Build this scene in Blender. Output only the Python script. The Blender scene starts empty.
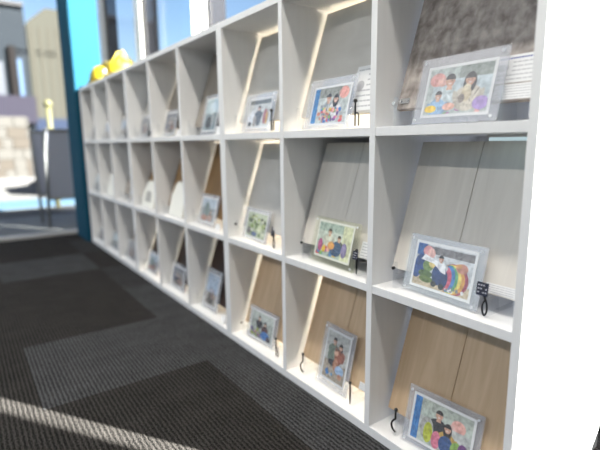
import bpy, bmesh, math, random
from mathutils import Vector, Matrix
random.seed(7)
sc = bpy.context.scene
C = sc.collection

# ---------------------------------------------------------------- camera
cam_d = bpy.data.cameras.new('camera'); cam = bpy.data.objects.new('camera', cam_d); C.objects.link(cam)
cam_d.sensor_width = 36; cam_d.lens = 457.635 / 600 * 36
pitch, roll, yaw = 0.1759, -0.0077, -0.9354
fw = Vector((math.sin(yaw)*math.cos(pitch), math.cos(yaw)*math.cos(pitch), -math.sin(pitch)))
rt = Vector((math.cos(yaw), -math.sin(yaw), 0)); up = rt.cross(fw)
r2 = rt*math.cos(roll) + up*math.sin(roll); u2 = -rt*math.sin(roll) + up*math.cos(roll)
M = Matrix((r2, u2, -fw)).transposed().to_4x4(); M.translation = Vector((0.3812, -0.7657, 0.7343))
cam.matrix_world = M
cam_d.clip_start = 0.02; cam_d.clip_end = 500
cam_d.dof.use_dof = True; cam_d.dof.focus_distance = 1.04; cam_d.dof.aperture_fstop = 1.75
sc.camera = cam

# ---------------------------------------------------------------- sky, sun, exposure
sc.view_settings.view_transform = 'Standard'; sc.view_settings.look = 'None'
sc.view_settings.exposure = 0.0; sc.view_settings.gamma = 1; sc.view_settings.use_curve_mapping = False
SUN_AZ = Vector((0.84, 0.542)).normalized(); SUN_EL = math.radians(35)
world = bpy.data.worlds.new('sky'); sc.world = world; world.use_nodes = True
wn = world.node_tree; wn.nodes.clear()
sky = wn.nodes.new('ShaderNodeTexSky'); sky.sky_type = 'NISHITA'; sky.sun_disc = False
sky.sun_elevation = SUN_EL; sky.sun_rotation = math.atan2(SUN_AZ.x, SUN_AZ.y); sky.dust_density = 0.6; sky.ozone_density = 2.0
bg = wn.nodes.new('ShaderNodeBackground'); bg.inputs['Strength'].default_value = 0.22
wo = wn.nodes.new('ShaderNodeOutputWorld')
wn.links.new(sky.outputs[0], bg.inputs[0]); wn.links.new(bg.outputs[0], wo.inputs[0])
sun_d = bpy.data.lights.new('sun', 'SUN'); sun_d.energy = 68; sun_d.angle = math.radians(0.53); sun_d.color = (1, 0.96, 0.9)
sun = bpy.data.objects.new('sun', sun_d); C.objects.link(sun)
sdir = Vector((SUN_AZ.x*math.cos(SUN_EL), SUN_AZ.y*math.cos(SUN_EL), math.sin(SUN_EL)))
sun.rotation_euler = (-sdir).to_track_quat('-Z', 'Y').to_euler(); sun.location = (6, 5, 6)
CEIL = 2.75
for lx, en in ((-3.0, 7), (-1.9, 11), (-0.8, 19), (0.3, 28)):     # the ceiling luminaires in front of the shelf
    a = bpy.data.lights.new('ceiling_lamp_and_fill', 'AREA'); a.shape = 'RECTANGLE'; a.size = 1.0; a.size_y = 0.16
    a.energy = en; a.color = (1, 0.95, 0.87)
    o = bpy.data.objects.new('ceiling_lamp_and_fill', a); C.objects.link(o); o.location = (lx, -0.62, CEIL-0.065)
for lx in (-2.45, -0.8, 0.85):         # unseen second row, added as frontal fill for the boards
    a = bpy.data.lights.new('ceiling_lamp_and_fill', 'AREA'); a.shape = 'RECTANGLE'; a.size = 1.2; a.size_y = 0.3
    a.energy = 38; a.color = (1, 0.97, 0.93)
    o = bpy.data.objects.new('ceiling_lamp_and_fill', a); C.objects.link(o); o.location = (lx, -3.7, CEIL-0.065)
LED_STRONG, LED_WEAK = 85.0, 30.0

# ---------------------------------------------------------------- materials
MATS = {}
def pbr(name, col, rough=0.5, metal=0.0, spec=0.5, trans=0.0):
    if name in MATS: return MATS[name]
    m = bpy.data.materials.new(name); m.use_nodes = True
    b = m.node_tree.nodes['Principled BSDF']
    b.inputs['Base Color'].default_value = (*col, 1); b.inputs['Roughness'].default_value = rough
    b.inputs['Metallic'].default_value = metal; b.inputs['Specular IOR Level'].default_value = spec
    b.inputs['Transmission Weight'].default_value = trans
    MATS[name] = m; return m
def nd(m, t, **k):
    n = m.node_tree.nodes.new(t)
    for a, v in k.items(): setattr(n, a, v)
    return n
def lk(m, a, b): m.node_tree.links.new(a, b)
def ramp(m, fac, stops):
    r = nd(m, 'ShaderNodeValToRGB'); e = r.color_ramp.elements
    while len(e) < len(stops): e.new(0.5)
    for i, (p, c) in enumerate(stops): e[i].position = p; e[i].color = (*c, 1)
    lk(m, fac, r.inputs[0]); return r.outputs[0]
def grain(name, c1, c2, scale=(1, 1, 1), nscale=8, rough=0.45, bump=0.0, detail=6, dist=0.0, spec=0.4, lo=0.3, hi=0.7):
    m = pbr(name, c1, rough, spec=spec); b = m.node_tree.nodes['Principled BSDF']
    tc = nd(m, 'ShaderNodeTexCoord'); mp = nd(m, 'ShaderNodeMapping'); mp.inputs['Scale'].default_value = scale
    n = nd(m, 'ShaderNodeTexNoise'); n.inputs['Scale'].default_value = nscale; n.inputs['Detail'].default_value = detail
    n.inputs['Distortion'].default_value = dist
    lk(m, tc.outputs['Object'], mp.inputs[0]); lk(m, mp.outputs[0], n.inputs['Vector'])
    lk(m, ramp(m, n.outputs['Fac'], [(lo, c1), (hi, c2)]), b.inputs['Base Color'])
    if bump:
        bp = nd(m, 'ShaderNodeBump'); bp.inputs['Strength'].default_value = bump; bp.inputs['Distance'].default_value = 0.002
        lk(m, n.outputs['Fac'], bp.inputs['Height']); lk(m, bp.outputs[0], b.inputs['Normal'])
    return m
white_board = grain('white_melamine', (.80, .80, .80), (.83, .83, .83), (14, 14, 1.2), 5, 0.42, 0.05)
white_flat = pbr('white_paint', (.75, .75, .73), 0.6)
stone = grain('stone_tile', (.22, .19, .175), (.52, .47, .44), (1.2, 1.0, 1.0), 38, 0.75, 0.25, 12, 0.2, lo=.34, hi=.72)
concrete = grain('pale_concrete', (.55, .53, .495), (.62, .60, .565), (1, 1, 2), 9, 0.6, 0.1, 8, 0.6)
ash = grain('white_ash', (.64, .60, .545), (.71, .67, .61), (12, 6, 1.1), 4, 0.5, 0.05, 6, 0.8)
oak = grain('light_oak', (.51, .365, .225), (.60, .445, .295), (9, 6, 0.9), 4, 0.5, 0.05, 6, 1.6)
walnut = grain('golden_brown_wood', (.24, .135, .055), (.33, .20, .09), (16, 6, 1.2), 4, 0.5, 0.1)
darkwood = grain('dark_brown_wood', (.022, .011, .007), (.05, .024, .014), (16, 6, 1.2), 4, 0.45, 0.1)
greige = grain('greige_wood', (.24, .21, .18), (.33, .295, .26), (16, 6, 1.2), 4, 0.5, 0.1)
edge_wood = pbr('board_core', (.42, .32, .22), 0.7)
black = pbr('black_iron', (.012, .012, .013), 0.35)
navy = pbr('dark_navy_card', (.012, .014, .035), 0.5)
ink = pbr('grey_ink', (.50, .50, .52), 0.7)
paper = pbr('white_paper', (.80, .80, .80), 0.55)
steel = pbr('steel', (.75, .76, .78), 0.2, 1.0)
alu = pbr('pale_aluminium', (.46, .46, .45), 0.45, 0.3)
dark_frame = pbr('dark_navy_sash', (.004, .0045, .008), 0.7, spec=.2)
teal = grain('teal_paint', (.010, .067, .112), (.011, .071, .118), nscale=3, rough=0.8, spec=0.12)
yellow = pbr('yellow_plastic', (.27, .205, .002), 0.5)
def acrylic_mat(name, tint, milk, milkcol, ior=1.49):
    m = bpy.data.materials.new(name); m.use_nodes = True; t = m.node_tree; t.nodes.clear()
    tr = nd(m, 'ShaderNodeBsdfTransparent'); tr.inputs[0].default_value = (*tint, 1)
    df = nd(m, 'ShaderNodeBsdfDiffuse'); df.inputs[0].default_value = (*milkcol, 1)
    gs = nd(m, 'ShaderNodeBsdfGlossy'); gs.inputs['Roughness'].default_value = 0.06
    fr = nd(m, 'ShaderNodeFresnel'); fr.inputs[0].default_value = ior
    m1 = nd(m, 'ShaderNodeMixShader'); m1.inputs[0].default_value = milk
    lk(m, tr.outputs[0], m1.inputs[1]); lk(m, df.outputs[0], m1.inputs[2])
    ge = nd(m, 'ShaderNodeNewGeometry'); iv = nd(m, 'ShaderNodeMath', operation='SUBTRACT'); iv.inputs[0].default_value = 1.0
    lk(m, ge.outputs['Backfacing'], iv.inputs[1]); mu = nd(m, 'ShaderNodeMath', operation='MULTIPLY')
    lk(m, fr.outputs[0], mu.inputs[0]); lk(m, iv.outputs[0], mu.inputs[1])     # one reflection per sheet, none on leaving it
    m2 = nd(m, 'ShaderNodeMixShader'); lk(m, mu.outputs[0], m2.inputs[0])
    lk(m, m1.outputs[0], m2.inputs[1]); lk(m, gs.outputs[0], m2.inputs[2])
    o = nd(m, 'ShaderNodeOutputMaterial'); lk(m, m2.outputs[0], o.inputs[0]); return m
acrylic = acrylic_mat('clear_acrylic', (.985, .99, .995), 0.045, (.75, .77, .82))
frost = acrylic_mat('frosted_acrylic', (.97, .975, .98), 0.26, (.78, .80, .86))
yel_acr = acrylic_mat('yellow_tinted_acrylic', (.985, .99, .965), 0.05, (.86, .87, .72))
haze_acr = acrylic_mat('hazy_acrylic', (.98, .985, .99), 0.12, (.76, .78, .84))
glass = acrylic_mat('window_glass', (.97, .98, .98), 0.0, (1, 1, 1), 1.22)
def emit(name, col, s):
    m = bpy.data.materials.new(name); m.use_nodes = True; t = m.node_tree; t.nodes.clear()
    e = nd(m, 'ShaderNodeEmission'); e.inputs[0].default_value = (*col, 1); e.inputs[1].default_value = s
    o = nd(m, 'ShaderNodeOutputMaterial'); lk(m, e.outputs[0], o.inputs[0]); return m
led_hi = emit('warm_led', (1, .89, .69), LED_STRONG); led_lo = emit('warm_led_dim', (1, .89, .70), LED_WEAK)
fill_cool = emit('cool_fill_glow', (.72, .82, 1), 7.0); glow_cool = emit('cool_glow', (.62, .80, .85), 0.75)  # glow for the added fill strips and for the reflection bar
lamp_em = emit('ceiling_lamp_diffuser', (1, .95, .87), 3.0)

def carpet_mat(name, c1, c2):
    m = pbr(name, c1, 0.95, spec=0.1); b = m.node_tree.nodes['Principled BSDF']
    tc = nd(m, 'ShaderNodeTexCoord')
    n0 = nd(m, 'ShaderNodeTexNoise'); n0.inputs['Scale'].default_value = 9; n0.inputs['Detail'].default_value = 3
    mp0 = nd(m, 'ShaderNodeMapping'); mp0.inputs['Scale'].default_value = (1.5, 1, 1)
    lk(m, tc.outputs['Object'], mp0.inputs[0]); lk(m, mp0.outputs[0], n0.inputs['Vector'])
    w = nd(m, 'ShaderNodeTexWave', bands_direction='Y'); w.inputs['Scale'].default_value = 27
    w.inputs['Distortion'].default_value = 2.2; w.inputs['Detail'].default_value = 3; w.inputs['Detail Scale'].default_value = 2.5
    lk(m, tc.outputs['Object'], w.inputs['Vector'])
    n = nd(m, 'ShaderNodeTexNoise'); n.inputs['Scale'].default_value = 260; n.inputs['Detail'].default_value = 2
    mp = nd(m, 'ShaderNodeMapping'); mp.inputs['Scale'].default_value = (0.6, 1.2, 1)
    lk(m, tc.outputs['Object'], mp.inputs[0]); lk(m, mp.outputs[0], n.inputs['Vector'])
    a1 = nd(m, 'ShaderNodeMath', operation='MULTIPLY_ADD'); lk(m, n.outputs['Fac'], a1.inputs[0]); a1.inputs[1].default_value = 1.7
    a2 = nd(m, 'ShaderNodeMath', operation='MULTIPLY_ADD'); lk(m, w.outputs['Fac'], a2.inputs[0]); a2.inputs[1].default_value = 0.48; a2.inputs[2].default_value = -0.76
    a3 = nd(m, 'ShaderNodeMath', operation='MULTIPLY_ADD'); lk(m, n0.outputs['Fac'], a3.inputs[0]); a3.inputs[1].default_value = 0.3
    lk(m, a2.outputs[0], a3.inputs[2]); lk(m, a3.outputs[0], a1.inputs[2])
    lk(m, ramp(m, a1.outputs[0], [(0.12, c1), (0.95, c2)]), b.inputs['Base Color'])
    bp = nd(m, 'ShaderNodeBump'); bp.inputs['Strength'].default_value = 0.8; bp.inputs['Distance'].default_value = 0.004
    lk(m, a1.outputs[0], bp.inputs['Height']); lk(m, bp.outputs[0], b.inputs['Normal'])
    return m
cp_dark = carpet_mat('charcoal_carpet', (.005, .0048, .0045), (.060, .056, .052))
cp_mid = carpet_mat('mid_grey_carpet', (.007, .007, .0075), (.080, .079, .080))
cp_light = carpet_mat('light_grey_carpet', (.010, .0105, .011), (.108, .109, .113))

# ---------------------------------------------------------------- geometry helpers
def box(bm, x0, x1, y0, y1, z0, z1, mi=0):
    v = [bm.verts.new((x, y, z)) for z in (z0, z1) for y in (y0, y1) for x in (x0, x1)]
    fs = []
    for q in ((0, 2, 3, 1), (4, 5, 7, 6), (0, 1, 5, 4), (2, 6, 7, 3), (0, 4, 6, 2), (1, 3, 7, 5)):
        f = bm.faces.new([v[i] for i in q]); f.material_index = mi; fs.append(f)
    return fs
def tube(bm, pts, r, n=8, rs=None, mi=0, cap=True):
    pts = [Vector(p) for p in pts]; rings = []
    prev = None
    for i, p in enumerate(pts):
        d = (pts[min(i+1, len(pts)-1)] - pts[max(i-1, 0)]).normalized()
        if prev is None:
            a = d.orthogonal().normalized()
        else:
            a = (prev - d*prev.dot(d)); a = a.normalized() if a.length > 1e-6 else d.orthogonal().normalized()
        prev = a; b = d.cross(a); rr = rs[i] if rs else r
        rings.append([bm.verts.new(p + rr*(a*math.cos(t) + b*math.sin(t))) for t in [2*math.pi*k/n for k in range(n)]])
    for A, B in zip(rings, rings[1:]):
        for k in range(n):
            f = bm.faces.new((A[k], A[(k+1) % n], B[(k+1) % n], B[k])); f.smooth = True; f.material_index = mi
    if cap:
        bm.faces.new(rings[0][::-1]).material_index = mi; bm.faces.new(rings[-1]).material_index = mi
def spline(pts, k=6):
    P = [Vector(p) for p in pts]; out = []
    for i in range(len(P)-1):
        a, b, c, d = P[max(i-1, 0)], P[i], P[i+1], P[min(i+2, len(P)-1)]
        for j in range(k):
            t = j/k
            out.append(0.5*((2*b) + (c-a)*t + (2*a-5*b+4*c-d)*t*t + (3*b-a-3*c+d)*t**3))
    out.append(P[-1]); return out
def ball(bm, c, r, sz=1.0, seg=12, ring=8, mi=0):
    res = bmesh.ops.create_uvsphere(bm, u_segments=seg, v_segments=ring, radius=r, matrix=Matrix.Translation(c) @ Matrix.Diagonal((1, 1, sz, 1)))
    for v in res['verts']:
        for f in v.link_faces: f.smooth = True; f.material_index = mi
def lathe(bm, prof, n=28, mi=0, center=(0, 0, 0)):
    cx, cy, cz = center
    rings = [[bm.verts.new((cx+r*math.cos(2*math.pi*k/n), cy+r*math.sin(2*math.pi*k/n), cz+z)) for k in range(n)] for r, z in prof]
    for A, B in zip(rings, rings[1:]):
        for k in range(n):
            f = bm.faces.new((A[k], A[(k+1) % n], B[(k+1) % n], B[k])); f.smooth = True; f.material_index = mi
    bm.faces.new(rings[0][::-1]); bm.faces.new(rings[-1])
def prism(bm, pts, y0, y1, mi=0):       # outline in x,z extruded along y
    a = [bm.verts.new((x, y0, z)) for x, z in pts]; b = [bm.verts.new((x, y1, z)) for x, z in pts]
    n = len(pts)
    f1 = bm.faces.new(a); f2 = bm.faces.new(b[::-1]); f1.material_index = f2.material_index = mi
    for i in range(n):
        f = bm.faces.new((a[i], b[i], b[(i+1) % n], a[(i+1) % n])); f.material_index = mi
    return f1
def obj(name, bm, mats, parent=None, bevel=0.0, loc=None, rot=None):
    bmesh.ops.recalc_face_normals(bm, faces=bm.faces)
    me = bpy.data.meshes.new(name); bm.to_mesh(me); bm.free()
    for m in (mats if isinstance(mats, (list, tuple)) else [mats]): me.materials.append(m)
    o = bpy.data.objects.new(name, me); C.objects.link(o)
    if parent: o.parent = parent
    if loc: o.location = loc
    if rot: o.rotation_euler = rot
    if bevel:
        md = o.modifiers.new('bevel', 'BEVEL'); md.width = bevel; md.segments = 2; md.limit_method = 'ANGLE'
    return o
def bxo(name, dims, mat, parent=None, bevel=0.0, **k):
    bm = bmesh.new(); box(bm, *dims); return obj(name, bm, mat, parent, bevel, **k)
def thing(name, label, cat, loc=(0, 0, 0), rotz=0.0, group=None):
    o = bpy.data.objects.new(name, None); C.objects.link(o); o.empty_display_size = 0.05
    o.location = loc; o.rotation_euler = (0, 0, rotz); o['label'] = label; o['category'] = cat
    if group: o['group'] = group
    return o
def tag(o, label, cat, group=None):
    o['label'] = label; o['category'] = cat
    if group: o['group'] = group
    return o
def struct(name, bm_or_dims, mat, parent=None, bevel=0.0):
    if isinstance(bm_or_dims, tuple):
        bm = bmesh.new(); box(bm, *bm_or_dims)
    else: bm = bm_or_dims
    o = obj(name, bm, mat, parent, bevel)
    if not parent: o['kind'] = 'structure'
    return o

# ================================================================ THE ROOM
XG = -3.86                      # glazed front of the showroom
WY = 0.50                       # window wall behind the shelf
# carpet floor, tiles half a metre square, each laid in one of three greys
light_t = {(-1.5, -0.65), (-1.5, -0.15), (-2.0, -0.15), (-3.0, -0.65), (-1.0, -0.15), (-0.5, -0.15)}
mid_t = {(-2.5, -0.15), (-3.5, -0.15), (-2.5, -1.65), (0.0, -0.15), (-0.5, -1.15)}
bm = bmesh.new()
xs = [XG+0.05] + [-3.5+0.5*i for i in range(14)]
ys = [-5.15+0.5*i for i in range(11)] + [WY-0.02]
gv = {(i, j): bm.verts.new((x, y, 0)) for i, x in enumerate(xs) for j, y in enumerate(ys)}
for i in range(len(xs)-1):
    for j in range(len(ys)-1):
        f = bm.faces.new((gv[i, j], gv[i+1, j], gv[i+1, j+1], gv[i, j+1]))
        key = (round(xs[i+1]-0.5, 2), round(ys[j], 2))
        f.material_index = 2 if key in light_t else 1 if key in mid_t or (ys[j] < -1.2 and (i*7+j*3) % 5 == 0) else 0
ex = bmesh.ops.extrude_face_region(bm, geom=bm.faces[:])
bmesh.ops.translate(bm, vec=(0, 0, -0.012), verts=[v for v in ex['geom'] if isinstance(v, bmesh.types.BMVert)])
fl = struct('floor', bm, [cp_dark, cp_mid, cp_light])
bm = bmesh.new(); box(bm, XG, 3.2, -5.3, WY+0.1, CEIL, CEIL+0.1); struct('ceiling', bm, white_flat)
struct('wall_back', (XG, 3.2, -5.3, -5.2, 0, 0.9), white_flat)      # low wall under the open glazed front behind the camera
struct('wall_right', (3.1, 3.2, -5.2, WY, 0, CEIL), grain('warm_grey_paint', (.36, .35, .33), (.40, .39, .37), nscale=3, rough=.8))
struct('wall_window_side', (1.11, 3.2, WY, WY+0.16, 0, CEIL), white_flat)     # solid pier right of the windows
struct('trim_1', (-5.7, 1.14, WY-0.005, WY+0.12, 2.60, CEIL), alu)            # head above the windows
struct('baseboard_window_side', (-5.7, 1.14, WY-0.02, WY+0.10, 0, 0.14), dark_frame)
# window wall: mullions about 1.1 m apart with dark sash, pane and pale outer fin
wx = [-5.58, -4.46, -3.37, -2.24, -1.11, 0.02]
for i, x in enumerate(wx):
    w = thing('window_%d' % (i+1), '', 'window', (x, WY, 0)); del w['label']; del w['category']; w['kind'] = 'structure'
    wid = (wx[i+1]-x if i < 5 else 1.12)
    bxo('window_frame', (-0.045, 0.015, -0.03, 0.03, 0.14, 2.60), alu, w, 0.004)
    bxo('window_sash', (0.015, 0.030, 0.0, 0.110, 0.14, 2.60), dark_frame, w)
    bxo('outer_fin', (wid-0.25, wid-0.235, 0.012, 0.062, 0.14, 2.60), white_flat, w) if i < 5 else None
    bxo('pane', (0.030, wid-0.045, 0.0, 0.008, 0.14, 2.60), glass, w)
# painted end wall / column at the far end of the shelf
o = struct('wall_far', (-3.75, -3.392, -0.03, 0.17, 0, CEIL), teal)
# glazed entrance side
g = thing('window_7', '', '', (XG, 0, 0)); del g['label']; del g['category']; g['kind'] = 'structure'
bxo('sill_track', (-0.06, 0.045, -5.2, WY, -0.012, 0.022), alu, g, 0.004)
bxo('pane', (-0.006, 0.006, -5.2, -0.75, 0.022, CEIL), glass, g)
bxo('pane', (-0.03, -0.018, -0.72, 0.14, 0.022, CEIL), glass, g)
bxo('window_frame', (-0.04, 0.03, 0.14, 0.22, 0.022, CEIL), alu, g)
struct('shade_block', (9.6, 10.6, 9.5, 10.0, -0.14, 16), alu)       # unseen block added only to shade the sign board outside
bm = bmesh.new()                                   # small dark characters stuck on the glass, too blurred to read
for y, full in ((-0.30, 1), (-0.252, 1), (-0.166, 0), (-0.108, 0), (-0.066, 0)):
    for (a, b, c, d) in ((-.017, -.011, -.024, .024), (.011, .017, -.024, .024), (-.011, .011, .018, .024), (-.011, .011, -.024, -.018)) + (((-.011, .011, -.004, .004),) if full else ()):
        box(bm, -0.0176, -0.0170, y+a, y+b, 1.452+c, 1.452+d)
obj('glass_lettering', bm, pbr('dark_lettering', (.008, .009, .014), .6), g)
# exterior ground
struct('trim_2', (-5.9, XG-0.06, -6, 4, -0.14, -0.015), grain('pale_paving', (.14, .14, .138), (.17, .17, .165), nscale=5, rough=0.8))
bm = bmesh.new(); box(bm, -60, 40, -30, 60, -0.2, -0.14)
struct('ground', bm, grain('asphalt', (.07, .07, .068), (.09, .09, .087), nscale=6, rough=0.9))

# ceiling luminaires
for i, lx in enumerate((-3.0, -1.9, -0.8, 0.3)):
    t = thing('ceiling_light', ['white linear ceiling light nearest the glazed entrance', 'white linear ceiling light, second from the glazed entrance',
        'white linear ceiling light, third from the glazed entrance', 'white linear ceiling light nearest the shelf end by the camera'][i], 'lamp', (lx, -0.62, CEIL), 0, 'linear ceiling lights')
    bm = bmesh.new(); box(bm, -0.53, 0.53, -0.11, 0.11, -0.03, 0); box(bm, -0.53, 0.53, -0.11, -0.09, -0.055, -0.03); box(bm, -0.53, 0.53, 0.09, 0.11, -0.055, -0.03)
    obj('housing', bm, white_flat, t)
    bxo('diffuser', (-0.5, 0.5, -0.085, 0.085, -0.045, -0.031), lamp_em, t)

# ================================================================ THE SHELF
T, W, H, S, B, D = 0.018, 0.350, 0.353, 0.020, 0.024, 0.41
UNIT = 3*W + 4*T
Z = {3: B, 2: B+H+S, 1: B+2*H+2*S}       # shelf surface under each row (1 = top row)
TOP = B + 3*H + 3*S
unit_lab = ['white open cube shelf unit nearest the camera, its bright end panel on the right',
            'white open cube shelf unit in the middle of the run of three',
            'white open cube shelf unit at the far end against the teal wall']
def bay_left(c):                          # inner left face of bay c (1 = nearest the camera)
    k, j = divmod(c-1, 3)
    return -k*UNIT - (j+1)*(T+W)
for k in range(3):
    x0 = -k*UNIT - (0.0008 if k else 0)
    u = thing('cube_shelf', unit_lab[k], 'shelf', (x0, 0, 0), 0, 'white cube shelf units')
    bv = 0.0008
    for j in (0, 3):
        bxo('side_panel', (-j*(W+T)-T, -j*(W+T)-(0 if j == 0 else -0.0), 0, D, 0, TOP) if j == 0 else (-UNIT+0.0008, -UNIT+T, 0, D, 0, TOP), white_board, u, bv)
    for j in (1, 2):
        bxo('divider', (-j*(W+T)-T, -j*(W+T), 0, D-0.012, B, TOP-S), white_board, u, bv)
    bxo('base_board', (-UNIT+T, -T, 0, D-0.012, 0, B), white_board, u, bv)
    bxo('top_board', (-UNIT+T, -T, 0, D-0.012, TOP-S, TOP), white_board, u, bv)
    for j in range(3):
        for r in (1, 2):
            xl = -(j+1)*(W+T); xr = xl+W
            bxo('shelf_board', (xl, xr, 0.001, D-0.012, Z[r]-S, Z[r]), white_board, u, bv)
    bxo('back_panel', (-UNIT+T, -T, D-0.012, D-0.004, 0, TOP), white_board, u)

# ================================================================ THINGS IN THE BAYS
ROWN = {1: 'top row', 2: 'middle row', 3: 'bottom row'}
COLN = {1: 'nearest bay', 2: 'second bay', 3: 'third bay', 4: 'fourth bay', 5: 'fifth bay', 6: 'sixth bay', 7: 'seventh bay', 8: 'eighth bay', 9: 'farthest bay'}
def where(r, c): return '%s, %s' % (COLN[c] + ' of the', ROWN[r]) if False else '%s of the %s' % (COLN[c], ROWN[r])
PM = {}
def pcol(c):
    k = tuple(round(x, 3) for x in c)
    if k not in PM:
        m = bpy.data.materials.new('print_ink'); m.use_nodes = True; b = m.node_tree.nodes['Principled BSDF']
        b.inputs['Roughness'].default_value = 0.5; b.inputs['Specular IOR Level'].default_value = 0.2
        tc = nd(m, 'ShaderNodeTexCoord'); n = nd(m, 'ShaderNodeTexNoise'); n.inputs['Scale'].default_value = 120; n.inputs['Detail'].default_value = 3
        lk(m, tc.outputs['Object'], n.inputs['Vector'])
        lo = tuple(0.72*x**1.25 for x in k); hi = tuple(min(1, 1.12*x**1.12+0.012) for x in k)
        lk(m, ramp(m, n.outputs['Fac'], [(0.34, lo), (0.60, hi)]), b.inputs['Base Color'])
        PM[k] = m
    return PM[k]
def ell(cx, cy, rx, ry, a0=0, a1=360, n=18, rot=0):
    o = []
    for i in range(n + (0 if a1-a0 == 360 else 1)):
        t = math.radians(a0 + (a1-a0)*i/n); x, y = rx*math.cos(t), ry*math.sin(t); cr, s_ = math.cos(rot), math.sin(rot)
        o.append((cx + x*cr - y*s_, cy + x*s_ + y*cr))
    return o
SKIN = (.72, .46, .34); HAIR = (.035, .025, .022)
def person(cx, cy, s, top, hair='short', ar=1.5, tilt=0.0):
    """flat printed figure: head centre cx,cy in units of the print, s = head height; ar = width/height of the print"""
    w = s/ar; L = []
    L.append((ell(cx, cy-1.55*s, 1.35*w, 1.15*s), top))
    L.append(([(cx-0.22*w, cy-0.3*s), (cx+0.22*w, cy-0.3*s), (cx+0.3*w, cy-0.75*s), (cx-0.3*w, cy-0.75*s)], SKIN))
    L.append((ell(cx-1.05*w, cy-1.7*s, 0.33*w, 0.9*s, rot=0.25), tuple(0.85*x for x in top)))
    L.append((ell(cx+1.05*w, cy-1.7*s, 0.33*w, 0.9*s, rot=-0.25), tuple(0.85*x for x in top)))
    if hair == 'long': L.append((ell(cx, cy-0.25*s, 0.62*w, 0.95*s), HAIR))
    q = random.Random(int(cx*97+cy*31)); dk = tuple(0.55*x for x in top); lt = tuple(min(1, 1.2*x+.03) for x in top)
    for i in range(5):      # folds of the shirt
        fx = cx+q.uniform(-.8, .8)*w; fy = cy-q.uniform(.9, 2.2)*s
        L.append((ell(fx, fy, .10*w, .38*s, n=10, rot=q.uniform(-.5, .5)), dk if i % 2 else lt))
    L.append((ell(cx, cy, 0.42*w, 0.52*s), SKIN)); L.append((ell(cx+0.2*w, cy-0.08*s, 0.2*w, 0.38*s), (.60, .36, .27)))
    L.append((ell(cx, cy+0.14*s, 0.48*w, 0.50*s, 0, 180), HAIR))
    L.append((ell(cx-0.42*w, cy-0.02*s, .06*w, .12*s), SKIN)); L.append((ell(cx+0.42*w, cy-0.02*s, .06*w, .12*s), SKIN))
    for d in (-1, 1): L.append((ell(cx+d*0.17*w, cy+0.02*s, 0.05*w, 0.04*s, n=8), HAIR))
    L.append((ell(cx, cy-0.22*s, 0.15*w, 0.05*s, n=10), (.95, .85, .82)))
    return L
def rect(a, b, c, d): return [(a, c), (b, c), (b, d), (a, d)]
def blobs(n, x0, x1, y0, y1, r, cols, seed):
    q = random.Random(seed)
    return [(ell(q.uniform(x0, x1), q.uniform(y0, y1), r*q.uniform(.6, 1.2), 1.3*r*q.uniform(.6, 1.2), n=10), q.choice(cols)) for _ in range(n)]
TOYS = [(.75, .12, .15), (.85, .6, .08), (.12, .3, .65), (.3, .55, .15), (.55, .15, .45), (.9, .5, .45)]
PH = {}
PH['family_dog'] = [(rect(0, 1, 0, 1), (.55, .60, .58)), (rect(.5, 1, .72, 1), (.33, .37, .34)), (rect(.1, 1, .28, .74), (.62, .70, .74))] + \
    [(ell(.15, .76, .13, .15), (.80, .42, .38)), (ell(.24, .70, .08, .1), (.86, .55, .48))] + \
    blobs(16, .03, .95, .02, .16, .05, TOYS, 3) + person(.37, .70, .25, (.66, .74, .76)) + person(.69, .68, .24, (.74, .68, .58), 'long') + \
    [(ell(.9, .18, .12, .14), (.5, .35, .7)), (ell(.66, .38, .085, .15), (.72, .62, .45)), (ell(.665, .52, .055, .075), (.80, .72, .55)),
     (ell(.645, .53, .008, .014, n=8), HAIR), (ell(.685, .53, .008, .014, n=8), HAIR), (ell(.6, .3, .05, .1), (.30, .25, .22))] + \
    person(.22, .40, .17, (.38, .58, .80)) + [(ell(.42, .15, .1, .08), (.78, .5, .42)), (ell(.12, .12, .1, .08), (.85, .62, .12))]
PH['rainbow'] = [(rect(0, 1, 0, 1), (.66, .68, .70)), (rect(0, 1, 0, .22), (.62, .52, .38)), (rect(.17, 1, .80, .97), (.27, .25, .25)), (rect(0, .17, .72, 1), (.05, .15, .42)),
    (ell(.2, .84, .09, .13), (.80, .42, .42)), (ell(.27, .80, .07, .12), (.85, .55, .5))] + \
    [(ell(.72, .33, .25-.0*i, .36), (.45, .10, .16)) for i in range(1)] + \
    [(ell(.70, .33, .215, .345), (.75, .42, .12)), (ell(.675, .33, .18, .33), (.80, .70, .20)), (ell(.65, .33, .15, .315), (.15, .42, .22)), (ell(.63, .33, .12, .30), (.08, .25, .55)), (ell(.59, .32, .10, .27), (.62, .12, .2))] + \
    [(ell(.83, .62, .1, .11), (.62, .32, .24)), (ell(.78, .66, .05, .05), (.75, .45, .2))] + person(.46, .72, .14, (.78, .80, .82)) + \
    [(ell(.10, .48, .11, .26), (.02, .07, .28)), (ell(.05, .32, .08, .16), (.03, .09, .33)), (ell(.25, .50, .10, .14), (.20, .30, .08)), (ell(.22, .30, .13, .09), (.10, .17, .03)), (ell(.25, .18, .13, .08), (.15, .22, .04)),
     (ell(.36, .56, .10, .09), (.75, .60, .25)), (ell(.47, .36, .13, .25), (.02, .06, .22)), (ell(.56, .28, .07, .2), (.02, .05, .2)), (ell(.40, .12, .05, .07), (.02, .02, .03)), (ell(.54, .10, .05, .07), (.02, .02, .03)),
     ([(.10, .62), (.16, .76), (.55, .60), (.58, .40), (.50, .42), (.35, .58)], (.88, .88, .92))] + blobs(14, .62, .92, .04, .14, .022, [(.3, .3, .32), (.8, .8, .8), (.45, .35, .25)], 5)
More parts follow.
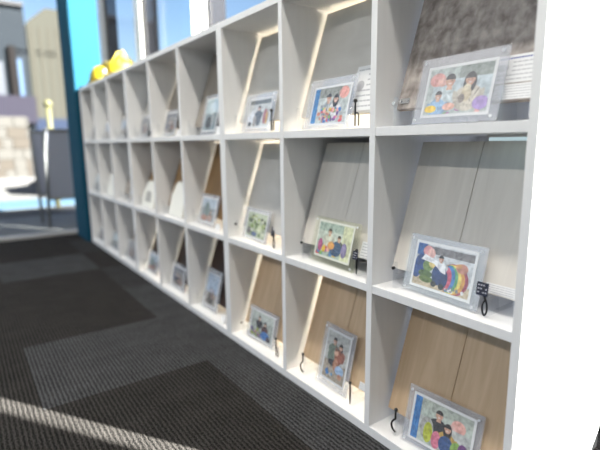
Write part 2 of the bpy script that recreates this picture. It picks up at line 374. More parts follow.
PH['blue_edge'] = [(rect(0, 1, 0, 1), (.62, .66, .64)), (rect(0, .14, 0, 1), (.05, .28, .60)), (rect(.14, .9, .72, 1), (.34, .35, .31)), (ell(.86, .82, .13, .17), (.82, .42, .36))] + \
    person(.45, .70, .21, (.42, .45, .48)) + person(.66, .66, .20, (.80, .80, .78), 'long') + blobs(44, .22, .9, .04, .40, .045, TOYS + [(.7, .3, .2), (.2, .12, .3)], 8)
PH['picnic'] = [(rect(0, 1, 0, 1), (.46, .56, .54)), (rect(0, 1, .45, .75), (.66, .72, .70)), (rect(.74, 1, 0, 1), (.74, .76, .58))] + \
    blobs(20, .05, .6, .03, .38, .06, TOYS, 12) + person(.36, .74, .17, (.72, .72, .66)) + person(.66, .60, .15, (.12, .14, .16), 'short') + \
    [(ell(.60, .28, .17, .22), (.04, .12, .28)), (ell(.84, .3, .08, .22), (.35, .30, .55)), (ell(.45, .35, .1, .12), (.85, .45, .15)), (ell(.12, .3, .07, .2), (.55, .12, .35))]
PH['couple'] = [(rect(0, 1, 0, 1), (.58, .58, .55)), (rect(0, 1, 0, .38), (.46, .40, .32))] + person(.36, .82, .13, (.20, .25, .20), ar=.72) + \
    [(ell(.34, .52, .22, .22), (.20, .25, .20)), (ell(.38, .36, .2, .07), (.03, .03, .04))] + person(.66, .74, .12, (.35, .12, .07), 'long', ar=.72) + \
    [(ell(.62, .52, .18, .15), (.34, .12, .07)), (ell(.55, .35, .13, .13), (.52, .26, .16)), (ell(.75, .27, .2, .1), (.42, .56, .75)), (ell(.5, .60, .09, .07), SKIN), (ell(.48, .67, .07, .05), (.25, .12, .08)),
     (ell(.80, .15, .1, .06), (.52, .28, .18)), ([(.12, .14), (.22, .22), (.32, .10), (.22, .06)], (.08, .25, .55)), ([(.3, .1), (.38, .15), (.42, .06)], (.75, .78, .8)), (ell(.45, .12, .04, .03), (.1, .35, .6))]
PH['party'] = [(rect(0, 1, 0, 1), (.56, .62, .56)), (rect(0, .12, 0, 1), (.06, .26, .58)), (rect(.12, 1, .78, 1), (.50, .54, .48)), (ell(.78, .70, .12, .15), (.82, .48, .42)), (ell(.68, .62, .06, .08), (.8, .55, .5)),
    (rect(.12, 1, .32, .6), (.62, .64, .62))] + person(.45, .76, .20, (.03, .03, .035)) + person(.62, .56, .18, (.65, .45, .12), 'long') + \
    [(ell(.27, .36, .12, .26), (.45, .45, .42)), (ell(.30, .28, .08, .24), (.52, .56, .05)), (ell(.45, .2, .08, .2), (.75, .25, .35)), (ell(.62, .2, .12, .2), (.05, .13, .32)), (ell(.80, .2, .1, .18), (.30, .48, .12)), (ell(.9, .26, .08, .14), (.25, .10, .30))]
PH['standing'] = [(rect(0, 1, 0, 1), (.66, .67, .66)), (rect(0, 1, .84, 1), (.20, .21, .21))] + person(.5, .68, .18, (.14, .15, .17)) + \
    [(ell(.52, .3, .12, .3), (.16, .17, .19)), (ell(.82, .36, .10, .28), (.50, .22, .22)), (ell(.9, .3, .05, .24), (.72, .45, .12)), (ell(.16, .34, .17, .28), (.80, .80, .82)), (ell(.12, .1, .08, .08), (.06, .06, .08)), (ell(.35, .2, .08, .2), (.45, .40, .36))]
PH['bouquet'] = [(rect(0, 1, 0, 1), (.50, .56, .40)), (rect(0, 1, .8, 1), (.62, .68, .52))] + blobs(40, .08, .92, .15, .85, .07, [(.14, .24, .07), (.28, .40, .12), (.55, .62, .30), (.75, .78, .60), (.08, .12, .05)], 21) + \
    [(ell(.70, .36, .14, .18), (.70, .76, .50)), (ell(.70, .36, .06, .08), (.80, .82, .60)), (ell(.15, .22, .1, .16), (.18, .17, .16)), (ell(.45, .12, .14, .1), (.10, .16, .32))]
PH['hug'] = [(rect(0, 1, 0, 1), (.46, .50, .46)), (rect(0, 1, .7, 1), (.58, .62, .58))] + person(.38, .78, .15, (.035, .035, .045)) + person(.66, .62, .15, (.15, .07, .07), 'long') + \
    blobs(18, .06, .5, .04, .36, .06, [(.35, .4, .1), (.2, .14, .3), (.55, .35, .3), (.15, .25, .12)], 31) + [(ell(.7, .2, .2, .16), (.08, .24, .55)), (ell(.86, .12, .1, .1), (.10, .08, .1))]
PH['dark_group'] = [(rect(0, 1, 0, 1), (.38, .38, .38)), (rect(0, .2, 0, 1), (.10, .12, .2)), (rect(.2, 1, .8, 1), (.22, .23, .26))] + person(.42, .6, .2, (.1, .1, .13)) + person(.7, .55, .18, (.45, .3, .25), 'long') + blobs(10, .1, .9, .04, .25, .08, [(.5, .45, .4), (.12, .12, .15), (.35, .2, .15)], 41)
PH['seaside'] = [(rect(0, 1, 0, 1), (.45, .55, .68)), (rect(0, 1, 0, .4), (.45, .42, .38))] + person(.42, .5, .15, (.15, .13, .12)) + person(.68, .46, .14, (.5, .35, .3), 'long') + [(ell(.5, .15, .3, .12), (.16, .14, .12))]
PH['pale_blue'] = [(rect(0, 1, 0, 1), (.30, .36, .38)), (rect(0, 1, .55, 1), (.55, .66, .68)), (ell(.55, .7, .3, .2), (.72, .80, .82)), (ell(.4, .25, .25, .2), (.06, .07, .08)), (ell(.7, .35, .14, .2), (.42, .45, .45))]
PH['garden'] = [(rect(0, 1, 0, 1), (.36, .40, .42)), (rect(0, 1, .6, 1), (.52, .60, .68)), (ell(.4, .5, .2, .35), (.18, .26, .26))] + person(.7, .45, .16, (.45, .28, .24), 'long') + [(ell(.3, .15, .25, .12), (.50, .26, .20))]

def photo_sheet(parent, w, h, key, x0, z0, y, border=0.006):
    """printed sheet: white border sheet with the picture printed on it, facing -y"""
    bm = bmesh.new(); mats = [paper]; idx = {}
    box(bm, x0, x0+w, y-0.0003, y, z0, z0+h)
    iw, ih = w-2*border, h-2*border; dy = 0.0004
    for pts, col in PH[key]:
        P = [(min(max(a, 0), 1), min(max(b, 0), 1)) for a, b in pts]
        Q = []
        for p in P:
            if not Q or (abs(p[0]-Q[-1][0]) + abs(p[1]-Q[-1][1])) > 1e-5: Q.append(p)
        if len(Q) > 2 and abs(Q[0][0]-Q[-1][0]) + abs(Q[0][1]-Q[-1][1]) < 1e-5: Q.pop()
        if len(Q) < 3: continue
        if col not in idx: idx[col] = len(mats); mats.append(pcol(col))
        try:
            f = bm.faces.new([bm.verts.new((x0+border+a*iw, y-dy, z0+border+b*ih)) for a, b in Q]); f.material_index = idx[col]
        except ValueError: pass
        dy += 0.00002
    me = bpy.data.meshes.new('photo_print'); bm.to_mesh(me); bm.free()
    for m in mats: me.materials.append(m)
    o = bpy.data.objects.new('photo_print', me); C.objects.link(o); o.parent = parent
    return o

def photo_frame(x, y, z, w, h, rot, lean, key, label, group, acr=None, photo=None, offs=(0.0, 0.0), name='photo_frame', standing=True):
    """acrylic block frame: x,y,z = middle of its bottom edge"""
    acr = acr or acrylic
    t = thing(name, label, 'photo frame', (x, y, z), math.radians(rot), group)
    tl = math.radians(lean)
    def tilt(o): o.rotation_euler = (-tl, 0, 0); o.location = (0, 0.0, 0.0004+0.0086*math.sin(tl)); return o
    fp = tilt(bxo('front_plate', (-w/2, w/2, 0, 0.003, 0, h), acr, t, 0.0006))
    b = tilt(bxo('back_plate', (-w/2, w/2, 0.0055, 0.0085, 0.003, h), frost if acr is not yel_acr else acr, t, 0.0006))
    pw, ph = photo or (w*0.80, h*0.78)
    tilt(photo_sheet(t, pw, ph, key, -pw/2+offs[0], (h-ph)/2+offs[1], 0.0049))
    for sx in (-1, 1):
        for sz in (0, 1):
            bm = bmesh.new(); c = Vector((sx*(w/2-0.010), 0, 0.010 if sz == 0 else h-0.010))
            tube(bm, [c+Vector((0, -0.0015, 0)), c+Vector((0, 0.0002, 0))], 0.0030, 12); obj('magnet_stud', bm, pbr('pale_stud', (.62, .64, .67), .4), fp)
    bm = bmesh.new()        # bent acrylic foot behind
    yb = 0.0095
    a = [(-0.02, yb+0.0012+0.03*math.tan(tl), 0.03), (-0.02, yb+0.028, 0.0004), (-0.02, yb+0.031, 0.0004), (-0.02, yb+0.0042+0.03*math.tan(tl), 0.03)]
    v1 = [bm.verts.new(p) for p in a]; v2 = [bm.verts.new((-p[0], p[1], p[2])) for p in a]
    bm.faces.new(v1); bm.faces.new(v2[::-1])
    for i in range(4): bm.faces.new((v1[i], v2[i], v2[(i+1) % 4], v1[(i+1) % 4]))
    obj('rear_foot', bm, acr, t)
    return t

TILT = math.radians(18.4); PB_Y, PB_Z = 0.056, 0.0395
BOARD = {'stone': (stone, 'dark grey stone-look', 'tile sample board', False), 'concrete': (concrete, 'pale grey', 'wall panel sample board', False), 'ash': (ash, 'whitish wood', 'flooring sample board', True),
         'oak': (oak, 'light oak', 'flooring sample board', True), 'walnut': (walnut, 'golden brown wood', 'flooring sample board', True), 'dark': (darkwood, 'very dark brown wood', 'flooring sample board', True), 'greige': (greige, 'grey-beige', 'flooring sample board', True)}
def sample_board(r, c, kind):
    mt, look, what, seam = BOARD[kind]
    xl = bay_left(c); z = Z[r]
    t = thing('sample_board', '%s %s leaning in the %s' % (look, what, where(r, c)), 'sample board', (xl+0.012, PB_Y, z+PB_Z), 0, 'sample boards leaning in the shelf bays')
    w, h = 0.328, 0.316
    bm = bmesh.new()
    if seam:
        box(bm, 0, w/2-0.0007, 0, 0.009, 0, h); box(bm, w/2+0.0007, w, 0, 0.009, 0, h); box(bm, 0, w, 0.0045, 0.0089, 0.001, h-0.001)
    else: box(bm, 0, w, 0, 0.009, 0, h)
    f = obj('face_board', bm, mt, t, 0.0006); f.rotation_euler = (-TILT, 0, 0)
    k = bxo('core_layer', (0.0005, w-0.0005, 0.0091, 0.0125, 0.0005, h-0.0005), edge_wood, t); k.rotation_euler = (-TILT, 0, 0)
    return t
def info_card(board, x0, x1, z0, z1, lines, name='info_card', head=False, spot=False, lab=None):
    bm = bmesh.new(); box(bm, x0, x1, -0.0008, -0.0001, z0, z1)
    H_ = z1-z0
    for i in range(lines):
        zz = z1 - H_*(i+0.8)/(lines+0.6); q = random.Random(i*7+int(x0*1000)); lh = H_/(lines+1)*0.15
        if head and i == 0:
            xx = x0+(x1-x0)*.06
            while xx < x0+(x1-x0)*.8:      # heading made of separate characters
                cw = (x1-x0)*.05; box(bm, xx, xx+cw*.75, -0.0012, -0.0008, zz-lh*1.3, zz+lh*1.3, 2); xx += cw
            continue
        xx = x0 + (x1-x0)*(0.38 if spot and i in (1, 2, 3) else 0.06); xe = x0+(x1-x0)*q.uniform(.7, .94)
        while xx < xe:
            cw = (x1-x0)*q.uniform(.05, .14); box(bm, xx, min(xx+cw*.85, xe), -0.0012, -0.0008, zz-lh, zz+lh, 1); xx += cw
    if spot:
        f = bm.faces.new([bm.verts.new((a, -0.0013, b)) for a, b in ell(x0+(x1-x0)*.2, z0+H_*.55, (x1-x0)*.12, H_*.12)]); f.material_index = 1
    o = obj(name, bm, [paper, ink, pbr('blue_ink', (.10, .13, .35), .6)], board); o.rotation_euler = (-TILT, 0, 0)
    if lab: o['label'] = lab
    return o

# clear acrylic easels with small black hooks carrying the boards
def hook(style, x):
    bm = bmesh.new(); y = 0.0245
    if style == 'curl':
        ball(bm, (x, y, 0.070), 0.0048)
        tube(bm, spline([(x, y, 0.070), (x-.001, y, 0.056), (x-.001, y, 0.046), (x-.007, y, 0.039), (x-.013, y, 0.028), (x-.010, y, 0.016), (x, y, 0.010)], 5), 0.0024, 8)
    elif style == 'stem':
        ball(bm, (x, y, 0.068), 0.0045); tube(bm, [(x, y, 0.068), (x, y, 0.040), (x, y, 0.020), (x, y, 0.006)], 0.002, 8, rs=[.0026, .003, .0026, .0012])
    elif style == 'fork':
        ball(bm, (x, y, 0.066), 0.0052); tube(bm, spline([(x, y, 0.066), (x, y, 0.036), (x, y, 0.012), (x, y, 0.006)], 4), 0.0022, 8)
        tube(bm, spline([(x, y, 0.037), (x+.008, y, 0.037), (x+.012, y, 0.032), (x+.012, y, 0.012), (x+.012, y, 0.006)], 4), 0.0019, 8)
    elif style == 'loop':
        tube(bm, [(x+.001, y, 0.062), (x+.003, y, 0.044), (x+.004, y, 0.036)], 0.003, 8, rs=[.0045, .0035, .0022])
        tube(bm, spline([(x+.004, y, 0.036), (x-.001, y, 0.026), (x-.001, y, 0.014), (x+.003, y, 0.005), (x+.008, y, 0.013), (x+.008, y, 0.026), (x+.005, y, 0.037)], 5), 0.0018, 8)
    elif style == 'knob':
        tube(bm, [(x, y+.001, 0.050), (x, y-.004, 0.050)], 0.0038, 12)
    return bm
def easel(r, c, left='knob', right='stem', hl=0.034, hr=0.072):
    xl = bay_left(c); a = xl+hl; b = xl+W-hr
    t = thing('display_easel', 'clear acrylic easel holding the board in the %s' % where(r, c), 'easel', (a, 0, Z[r]), 0, 'easels under the sample boards')
    for x, st in ((0, left), (b-a, right)):
        bm = bmesh.new()
        # side profile of the bent acrylic arm, extruded across its width
        prof = [(0.027, 0.0006), (0.20, 0.0006), (0.20, 0.004), (0.075, 0.004), (0.071, 0.0335), (0.034, 0.0335), (0.031, 0.064), (0.0275, 0.064)]
        A_ = [bm.verts.new((x-0.005, y, z)) for y, z in prof]; B_ = [bm.verts.new((x+0.005, y, z)) for y, z in prof]
        bm.faces.new(A_); bm.faces.new(B_[::-1])
        for i in range(len(prof)): bm.faces.new((A_[i], B_[i], B_[(i+1) % len(prof)], A_[(i+1) % len(prof)]))
        arm = obj('arm', bm, acrylic, t)
        if st: obj('hook', hook(st, x), black if (r, c) != (1, 1) else pbr('pale_stud', (.62, .64, .67), .4), arm)
    bm = bmesh.new(); box(bm, 0.0055, b-a-0.0055, 0.19, 0.20, 0.0006, 0.004)
    obj('rear_bar', bm, acrylic, t)
    bm = bmesh.new()
    for x in (0.03, b-a-0.03): tube(bm, [(x, 0.194, 0.0066), (x, 0.150, 0.20)], 0.0022, 8)
    tube(bm, [(0.03, 0.150, 0.20), (b-a-0.03, 0.150, 0.20)], 0.0022, 8); obj('back_rest', bm, acrylic, t)
    return t, a, b
EAS = {(1, 1): ('knob', None, .034, .066), (2, 1): ('knob', 'loop', .046, .074), (3, 1): ('curl', 'stem', .066, .070), (1, 2): (None, 'fork', .034, .074), (2, 2): ('knob', 'stem', .055, .062),
       (3, 2): ('curl', 'stem', .056, .080), (1, 3): (None, 'fork', .034, .080), (2, 3): ('knob', 'loop', .020, .084), (3, 3): ('knob', 'fork', .040, .078)}

kinds = {1: ['stone', 'concrete', 'concrete', 'greige', 'greige', 'concrete', 'greige', 'concrete', 'greige'],
         2: ['ash', 'ash', 'concrete', 'walnut', 'walnut', 'walnut', 'greige', 'greige', 'ash'],
         3: ['oak', 'oak', 'oak', 'dark', 'dark', 'dark', 'greige', 'greige', 'greige']}
boards, easels = {}, {}
for r in (1, 2, 3):
    for c in range(1, 10):
        boards[r, c] = sample_board(r, c, kinds[r][c-1])
        easels[r, c] = easel(r, c, *EAS.get((r, c), (None, None, .012, .012)))
info_card(boards[1, 1], 0.222, 0.326, 0.034, 0.088, 6, head=True, spot=True)
info_card(boards[1, 1], 0.236, 0.326, 0.002, 0.031, 5, name='info_card')
info_card(boards[2, 1], 0.246, 0.326, 0.002, 0.022, 4)
info_card(boards[1, 2], 0.20, 0.322, 0.006, 0.125, 8, spot=True)
info_card(boards[2, 2], 0.252, 0.324, 0.002, 0.045, 5)
info_card(boards[2, 3], 0.262, 0.324, 0.002, 0.05, 4)
info_card(boards[3, 2], 0.258, 0.322, 0.002, 0.022, 3)
bm = bmesh.new(); box(bm, 0.004, 0.034, -0.003, -0.0002, 0.012, 0.024); tube(bm, [(0.010, -0.005, 0.018), (0.010, -0.003, 0.018)], 0.003, 10); tube(bm, [(0.028, -0.005, 0.018), (0.028, -0.003, 0.018)], 0.003, 10)
o = obj('board_clip', bm, steel, boards[1, 1]); o.rotation_euler = (-TILT, 0, 0)

# dark price-style tags hanging on the right arms
def hang_tag(r, c, w, h, label, yy=0.0195):
    e, a, b = easels[r, c]
    t = thing('hanging_tag', label, 'tag', (b, yy, Z[r]+0.045), 0, 'dark tags on the easel arms')
    bm = bmesh.new(); box(bm, -w*0.55, w*0.45, -0.001, 0, 0, h)
    for i in range(3):
        for j in range(4):
            if (i*5+j*3+c) % 4: box(bm, -w*.45+j*w*.22, -w*.45+j*w*.22+w*.15, -0.0013, -0.001, h*(.2+.27*i), h*(.2+.27*i)+h*.09, 1)
    cd = obj('card', bm, [navy, pbr('pale_ink', (.5, .5, .55), .6)], t); cd.rotation_euler = (-0.15, 0, 0)
    return t
hang_tag(2, 1, 0.024, 0.026, 'navy card tag on the black hook beside the rainbow ball photo')
hang_tag(2, 2, 0.018, 0.022, 'dark card tag behind the yellow-tinted photo frame in the middle row')
hang_tag(2, 3, 0.008, 0.030, 'narrow black tag on the hook beside the green bouquet photo')

# photo frames, near ones modelled after each print
G = 'acrylic photo frames standing in the bays'
FR = [ # r, c, x centre, w, h, rot, lean, print, label, photo size, offset
 (1, 1, -0.195, .200, .142, -2, 14, 'family_dog', 'clear acrylic frame with a family and cream dog photo, top row before the stone-look board', (.162, .108), (0, -.002)),
 (2, 1, -0.209, .200, .133, -3, 13, 'rainbow', 'clear acrylic frame with a rainbow-striped ball photo before the whitish board', (.162, .106), (0.0, 0.001)),
 (3, 1, -0.190, .190, .138, 4, 13, 'party', 'clear acrylic frame with a blue-edged family photo, bottom row nearest the camera', (.160, .112), (0, 0)),
 (1, 2, -0.592, .200, .140, -2, 14, 'blue_edge', 'clear acrylic frame with blue-edged photo in second bay of the top row', (.160, .108), (0.004, -.004)),
 (2, 2, -0.565, .198, .131, -3, 13, 'picnic', 'yellow-tinted acrylic frame with a photo of two people and bright toys', (.160, .106), (-.004, .004)),
 (3, 2, -0.563, .138, .184, -2, 13, 'couple', 'upright acrylic frame with a couple hugging, before the light oak board', (.108, .150), (0, .004)),
 (1, 3, -0.952, .200, .130, -2, 13, 'standing', 'clear acrylic frame with a grey photo in third bay of the top row', (.150, .100), (.004, 0)),
 (2, 3, -0.985, .184, .115, -4, 13, 'bouquet', 'clear acrylic frame with a green flower bouquet photo, middle row', (.150, .096), (.006, 0)),
 (3, 3, -0.955, .178, .124, 2, 12, 'hug', 'clear acrylic frame with a dark-shirted couple photo in third bay of the bottom row', (.148, .104), (-.004, 0)),
 (1, 4, -1.315, .150, .160, -2, 14, 'pale_blue', 'acrylic frame with a pale blue and black photo, fourth bay, top row', (.125, .135), (0, 0)),
 (2, 4, -1.372, .178, .134, -2, 14, 'garden', 'clear acrylic frame with a blue-grey photo before the golden brown board, fourth bay', (.150, .108), (0, 0)),
 (3, 4, -1.380, .146, .180, 0, 14, 'seaside', 'upright acrylic frame with a blue-topped photo before a very dark board, fourth bay', (.112, .145), (0, 0)),
 (1, 5, -1.735, .160, .125, -2, 13, 'dark_group', 'acrylic frame with a dark photo in fifth bay of the top row', (.140, .105), (0, 0)),
 (3, 5, -1.745, .178, .128, 0, 13, 'dark_group', 'acrylic frame with a brownish photo in fifth bay of the bottom row', (.140, .10), (0, 0)),
 (1, 6, -2.105, .130, .120, -2, 13, 'dark_group', 'acrylic frame with a dark photo in sixth bay of the top row', (.115, .10), (0, 0)),
 (3, 6, -2.112, .174, .124, 0, 13, 'garden', 'acrylic frame with a grey photo in sixth bay of the bottom row', (.140, .10), (0, 0)),
 (1, 7, -2.500, .130, .128, -2, 13, 'seaside', 'acrylic frame with a bluish photo in seventh bay of the top row', (.105, .10), (0, 0)),
 (3, 7, -2.515, .150, .12, 0, 13, 'dark_group', 'acrylic frame with a dark photo in seventh bay of the bottom row', (.12, .10), (0, 0)),
 (1, 8, -2.860, .150, .120, -2, 13, 'seaside', 'acrylic frame with a bluish photo in eighth bay of the top row', (.12, .10), (0, 0)),
 (3, 8, -2.875, .165, .118, 0, 13, 'pale_blue', 'acrylic frame with a grey-blue photo in eighth bay of the bottom row', (.14, .10), (0, 0)),
 (2, 7, -2.400, .110, .10, 0, 13, 'seaside', 'small acrylic frame with a bluish photo in seventh bay of the middle row', (.09, .08), (0, 0)),
 (2, 9, -3.250, .150, .13, 0, 13, 'pale_blue', 'acrylic frame with a pale blue photo in farthest bay of the middle row', (.12, .11), (0, 0)),
 (3, 9, -3.250, .120, .10, 0, 13, 'dark_group', 'small acrylic frame in farthest bay of the bottom row', (.10, .08), (0, 0)),
 (1, 9, -3.250, .100, .10, 0, 13, 'dark_group', 'small acrylic frame in farthest bay of the top row', (.08, .08), (0, 0)),
]
for r, c, x, w, h, rot, lean, key, lab, ps, off in FR:
    photo_frame(x, 0.030, Z[r], w, h, rot, lean, key, lab, G, acr=yel_acr if (r, c) == (2, 2) else (haze_acr if (r, c) == (1, 1) else None), photo=ps, offs=off)

# arched white frames in the middle row, far bays
def arched(r, c, x, w, h, label, picture=True):
    t = thing('arched_photo_frame', label, 'photo frame', (x, 0.030, Z[r]+0.0005), 0, 'white arched frames in the middle row')
    pts = [(-w/2, 0), (w/2, 0), (w/2*0.92, h*0.55)] + [(w*0.30*math.cos(math.radians(a)) , h*0.72+h*0.28*math.sin(math.radians(a))) for a in range(15, 166, 15)] + [(-w/2*0.92, h*0.55)]
    bm = bmesh.new(); prism(bm, pts, 0, 0.014); b = obj('body', bm, pbr('white_ceramic', (.88, .87, .80), .35), t, 0.003); b.rotation_euler = (-math.radians(12), 0, 0); b.location = (0, 0, 0.004)
    if picture:
        bm = bmesh.new(); prism(bm, [(-w*.22, h*.2), (w*.26, h*.2), (w*.22, h*.55), (0, h*.62), (-w*.18, h*.55)], -0.0015, -0.0002); o = obj('picture', bm, pbr('grey_print', (.42, .41, .38), .5), t); o.rotation_euler = (-math.radians(12), 0, 0); o.location = (0, 0, 0.004)
    bxo('foot', (-0.03, 0.03, 0.012, 0.040, 0.0, 0.006), pbr('white_ceramic', (.8, .8, .75), .35), t)
    return t
arched(2, 5, -1.70, .17, .165, 'tall white arched frame in fifth bay of the middle row', False)
arched(2, 6, -2.100, .19, .145, 'white arched frame with small grey picture in sixth bay of the middle row')
arched(2, 8, -2.86, .19, .155, 'white arched frame in eighth bay of the middle row', False)
# small white card holders beside a few frames
def card_holder(r, x, label, w=0.035, h=0.03):
    t = thing('card_holder', label, 'card holder', (x, 0.020, Z[r]), 0, 'small white card holders')
    bxo('base', (-w/2, w/2, -0.008, 0.010, 0, 0.004), white_flat, t, 0.001)
    bm = bmesh.new(); box(bm, -w/2, w/2, 0, 0.0015, 0.003, h)
    o = obj('card', bm, paper, t); o.rotation_euler = (-0.2, 0, 0)
card_holder(2, -1.235, 'small white card in fourth bay of the middle row')
card_holder(3, -1.215, 'small white card in fourth bay of the bottom row')
card_holder(1, -1.585, 'small white card in fifth bay of the top row')
card_holder(1, -1.195, 'small white card in fourth bay of the top row')

# LED strips fixed behind the boards; nearest-bay cool ones are added fill
for (r, c), m in {(1, 2): led_hi, (1, 3): led_hi, (2, 3): led_hi, (3, 2): led_hi, (3, 3): led_hi, (3, 6): led_hi, (1, 5): led_lo, (3, 4): led_lo, (3, 5): led_lo, (2, 4): led_lo, (1, 1): fill_cool, (2, 1): fill_cool, (3, 1): fill_cool}.items():
    xl = bay_left(c)
    t = thing('led_strip', '%s light strip behind the board in the %s' % ('added cool fill' if c == 1 else 'warm glowing', where(r, c)), 'light strip', (xl+W/2, D-0.012, Z[r]), 0, 'warm light strips behind the boards')
    bxo('channel', (-0.012, 0.012, -0.006, 0, 0.03, 0.325), white_flat, t)
    bxo('diffuser', (-0.010, 0.010, -0.011, -0.006, 0.032, 0.323), m, t)
t = thing('glow_bar', 'short pale glow bar imitating a reflection under the shelf, nearest bay of the middle row', 'light strip', (-0.02, 0.105, Z[2]+H), 0)  # glowing bar put in for a pale reflection, no lamp here
bxo('channel', (-0.135, 0, 0, 0.030, -0.006, 0), white_flat, t)
bxo('diffuser', (-0.132, -0.003, 0.002, 0.028, -0.013, -0.006), glow_cool, t)

# ================================================================ YELLOW HARD HATS ON THE SHELF TOP
def hard_hat(x, y, rot, tipped, label, sc_=1.0):
    t = thing('hard_hat', label, 'hat', (x, y, TOP+0.0005), rot, 'yellow hard hats on the shelf')
    t.scale = (sc_, sc_, sc_)
    bm = bmesh.new()
    prof = [(0.145, 0.035), (0.142, 0.06), (0.134, 0.10), (0.115, 0.14), (0.085, 0.168), (0.045, 0.182), (0.008, 0.186)]
    lathe(bm, prof)
    sh = obj('shell', bm, yellow, t)
    bm = bmesh.new()
    n = 36; rings = []
    for rr, zz in ((0.138, 0.036), (0.16, 0.030), (0.165, 0.024), (0.158, 0.022), (0.136, 0.028)):
        rings.append([bm.verts.new(((rr + (0.045*max(0, math.cos(2*math.pi*k/n))**2 if rr > .14 else 0))*math.cos(2*math.pi*k/n), rr*math.sin(2*math.pi*k/n), zz)) for k in range(n)])
    for A, B_ in zip(rings, rings[1:] + rings[:1]):
        for k in range(n): bm.faces.new((A[k], A[(k+1) % n], B_[(k+1) % n], B_[k])).smooth = True
    obj('brim', bm, yellow, t)
    bm = bmesh.new(); tube(bm, spline([(-0.13, 0, 0.11), (-0.08, 0, 0.175), (0, 0, 0.197), (0.08, 0, 0.175), (0.13, 0, 0.11)], 6), 0.012, 8); obj('ridge', bm, yellow, t)
    bm = bmesh.new(); lathe(bm, [(0.132, 0.0), (0.134, 0.015), (0.136, 0.03), (0.120, 0.03), (0.118, 0.0)]); obj('head_band', bm, pbr('orange_band', (.45, .22, .03), .6), t)
    bm = bmesh.new()
    if tipped:
        tube(bm, spline([(0.0, 0.10, 0.16), (-0.03, 0.05, 0.21), (0.02, -0.01, 0.235), (0.06, -0.03, 0.20), (0.05, -0.08, 0.14)], 8), 0.006, 6)
        tube(bm, spline([(-0.06, 0.05, 0.17), (-0.02, -0.02, 0.21), (0.07, 0.03, 0.245), (0.09, 0.06, 0.18)], 8), 0.006, 6)
        obj('strap', bm, pbr('yellow_webbing', (.55, .45, .08), .7), t)
        bm = bmesh.new(); ball(bm, (0.06, -0.115, 0.055), 0.035, 1.0); obj('ear_pad', bm, white_flat, t)
    else:
        tube(bm, spline([(0.0, -0.135, 0.03), (0.03, -0.15, 0.01), (0.06, -0.155, 0.006), (0.09, -0.12, 0.03)], 6), 0.004, 6); obj('strap', bm, pbr('yellow_webbing', (.55, .45, .08), .7), t)
hard_hat(-3.17, 0.15, 0.4, False, 'round yellow hard hat on the far shelf top beside the cyan wall', 0.82)
hard_hat(-2.76, 0.14, -0.5, True, 'yellow hard hat with loose straps, second one from the cyan wall', 0.72)

# ================================================================ OUTSIDE THE GLASS
# grey A-frame sign board seen from behind
t = thing('sign_board', 'grey A-frame board with pale metal frame standing outside the glass', 'sign board', (-4.52, 0.08, -0.015), math.radians(4))
ln = math.radians(9)
def leaf(sgn):
    fr = bmesh.new()
    for y in (-0.24, 0.24): tube(fr, [(0, y, 0.0), (0, y, 0.89)], 0.014, 8)
    tube(fr, [(0, -0.24, 0.89), (0, 0.24, 0.89)], 0.014, 8); tube(fr, [(0, -0.24, 0.27), (0, 0.24, 0.27)], 0.014, 8)
    f = obj('frame', fr, pbr('pale_board_frame', (.16, .16, .16), .6), t); f.rotation_euler = (0, sgn*ln, 0); f.location = (-sgn*-0.14, 0, 0.003)
    p = bxo('board', (-0.008, 0.008, -0.225, 0.225, 0.285, 0.875), pbr('grey_board', (.27, .275, .32), .7, spec=.1), t); p.rotation_euler = (0, sgn*ln, 0); p.location = (-sgn*-0.14, 0, 0.003)
leaf(-1); leaf(1)
# pale stone wall
bm = bmesh.new(); q = random.Random(4)
for r_ in range(6):
    y = -6.0
    while y < 0.74:
        w_ = q.uniform(.2, .45); z0 = -0.14+r_*0.265
        box(bm, -13.75, -13.3+q.uniform(-.02, .02), y, min(y+w_, 0.76), z0, z0+0.265, q.choice((0, 0, 1, 2))); y += w_
st = obj('stone_wall', bm, [pbr('pale_stone', (.050, .048, .043), .9), pbr('tan_stone', (.036, .030, .023), .9), pbr('grey_stone', (.034, .035, .040), .9)], None, 0.02)
tag(st, 'low wall of pale and tan rubble stones outside the glass at left', 'wall')
# yellow bollard post
bm = bmesh.new(); tube(bm, [(-5.9, 0.16, -0.14), (-5.9, 0.16, 1.20)], 0.03, 14); ball(bm, (-5.9, 0.16, 1.22), 0.05)
tag(obj('bollard', bm, pbr('yellow_post_paint', (.09, .085, .035), .6)), 'slim yellow post outside, behind the grey A-frame board', 'post')
# painted strip and kerb
tag(bxo('painted_marking', (-8.3, -7.1, -3.0, 1.8, -0.139, -0.134), pbr('light_blue_paint', (.03, .07, .11), .7)), 'light blue painted strip across the pavement outside', 'marking')
tag(bxo('kerb', (-12.0, -11.6, -4.0, 3.5, -0.139, 0.02), pbr('kerb_concrete', (.08, .08, .08), .8)), 'pale concrete kerb across the road outside', 'kerb')
tag(bxo('paving_band', (-5.88, -5.3, -1.5, 0.6, -0.014, -0.008), pbr('flat_black', (.01, .01, .012), .6)), 'black band across the paving before the glass', 'ground_band')  # flat black band laid on the paving
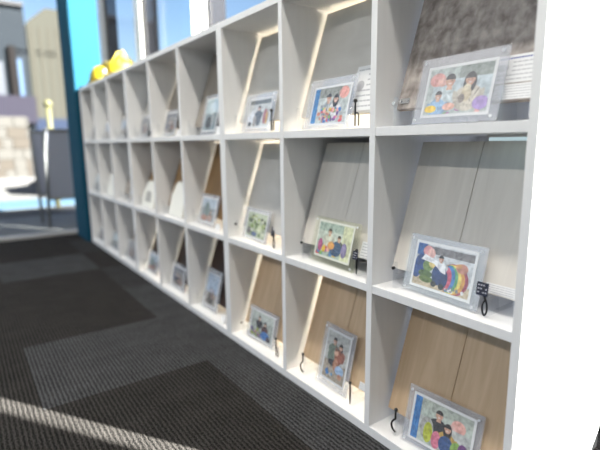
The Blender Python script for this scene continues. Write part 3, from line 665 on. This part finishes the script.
# blue car
car = thing('car', 'blue car parked outside beyond the stone wall', 'car', (-9.2, 2.55, -0.14), 0)
bm = bmesh.new()
prof = [(-1.9, .28), (1.9, .28), (1.95, .7), (1.75, .88), (1.1, .95), (.65, 1.42), (-.95, 1.46), (-1.65, 1.0), (-1.95, .9)]
a = [bm.verts.new((-.8, y, z)) for y, z in prof]; b = [bm.verts.new((.8, y, z)) for y, z in prof]; bm.faces.new(a); bm.faces.new(b[::-1])
for i in range(len(prof)): bm.faces.new((a[i], b[i], b[(i+1) % len(prof)], a[(i+1) % len(prof)]))
obj('body', bm, pbr('blue_car_paint', (.012, .022, .06), .4), car, 0.05)
bm = bmesh.new()
gp = [(1.0, .98), (.58, 1.37), (-.88, 1.40), (-1.45, 1.02)]
for sx in (-.81, .80):
    a = [bm.verts.new((sx, y, z)) for y, z in gp]; b = [bm.verts.new((sx+.01, y, z)) for y, z in gp]; bm.faces.new(a); bm.faces.new(b[::-1])
    for i in range(4): bm.faces.new((a[i], b[i], b[(i+1) % 4], a[(i+1) % 4]))
obj('side_window', bm, pbr('car_glass', (.08, .11, .16), .1), car)
for sx in (-.72, .72):
    for y in (-1.2, 1.2):
        bm = bmesh.new(); tube(bm, [(sx-.1, y, .31), (sx+.1, y, .31)], .31, 20); tube(bm, [(sx-.115, y, .31), (sx+.115, y, .31)], .16, 16, mi=1); obj('wheel', bm, [black, steel], car)
# buildings across the road
bd = thing('building', 'large dark grey building across the road', 'building', (-14, 0, -0.14))
bxo('wall', (-6, 0, -12, 1.0, 0, 4.40), grain('dark_cladding', (.011, .014, .018), (.014, .018, .022), (1, 1, 30), 2, .8, spec=.1), bd)
bxo('parapet', (0, .10, -12, 1.0, 4.40, 4.50), pbr('dark_fascia', (.006, .007, .01), .6), bd)
bxo('pillar', (0, .12, 0.56, 0.72, 0, 3.4), pbr('dark_brown_pillar', (.005, .004, .004), .7, spec=.1), bd)
bxo('window', (.0, .03, 0.74, 0.84, 1.9, 3.1), pbr('pale_blue_glass', (.03, .06, .11), .4), bd)
bxo('window', (.0, .03, -0.6, 0.42, 1.9, 3.0), pbr('grey_glass', (.04, .045, .055), .4), bd)
bxo('balcony_rail', (.05, .6, -12, 1.0, 1.45, 2.12), pbr('mauve_cladding', (.017, .016, .024), .8, spec=.1), bd)
b2 = thing('building', 'beige ribbed building standing right of the dark grey one', 'building', (-13.98, 0, -0.14))
bm = bmesh.new()
pts = [(1.02, 0), (2.45, 0), (2.45, 4.45), (1.50, 4.45), (1.07, 4.08), (1.02, 4.0)]
a = [bm.verts.new((0, y, z)) for y, z in pts]; b = [bm.verts.new((-4, y, z)) for y, z in pts]; bm.faces.new(a); bm.faces.new(b[::-1])
for i in range(6): bm.faces.new((a[i], b[i], b[(i+1) % 6], a[(i+1) % 6]))
obj('wall', bm, pbr('beige_cladding', (.036, .036, .030), .9, spec=.1), b2)
bm = bmesh.new()
for i in range(7): box(bm, 0, .012, 1.1+i*.2, 1.16+i*.2, .3, 3.95)
obj('cladding_ribs', bm, pbr('beige_rib', (.039, .037, .030), .9, spec=.1), b2)
bxo('base_band', (0, .04, 1.02, 2.45, 0, 1.6), pbr('blue_grey_base', (.012, .018, .035), .7, spec=.1), b2)
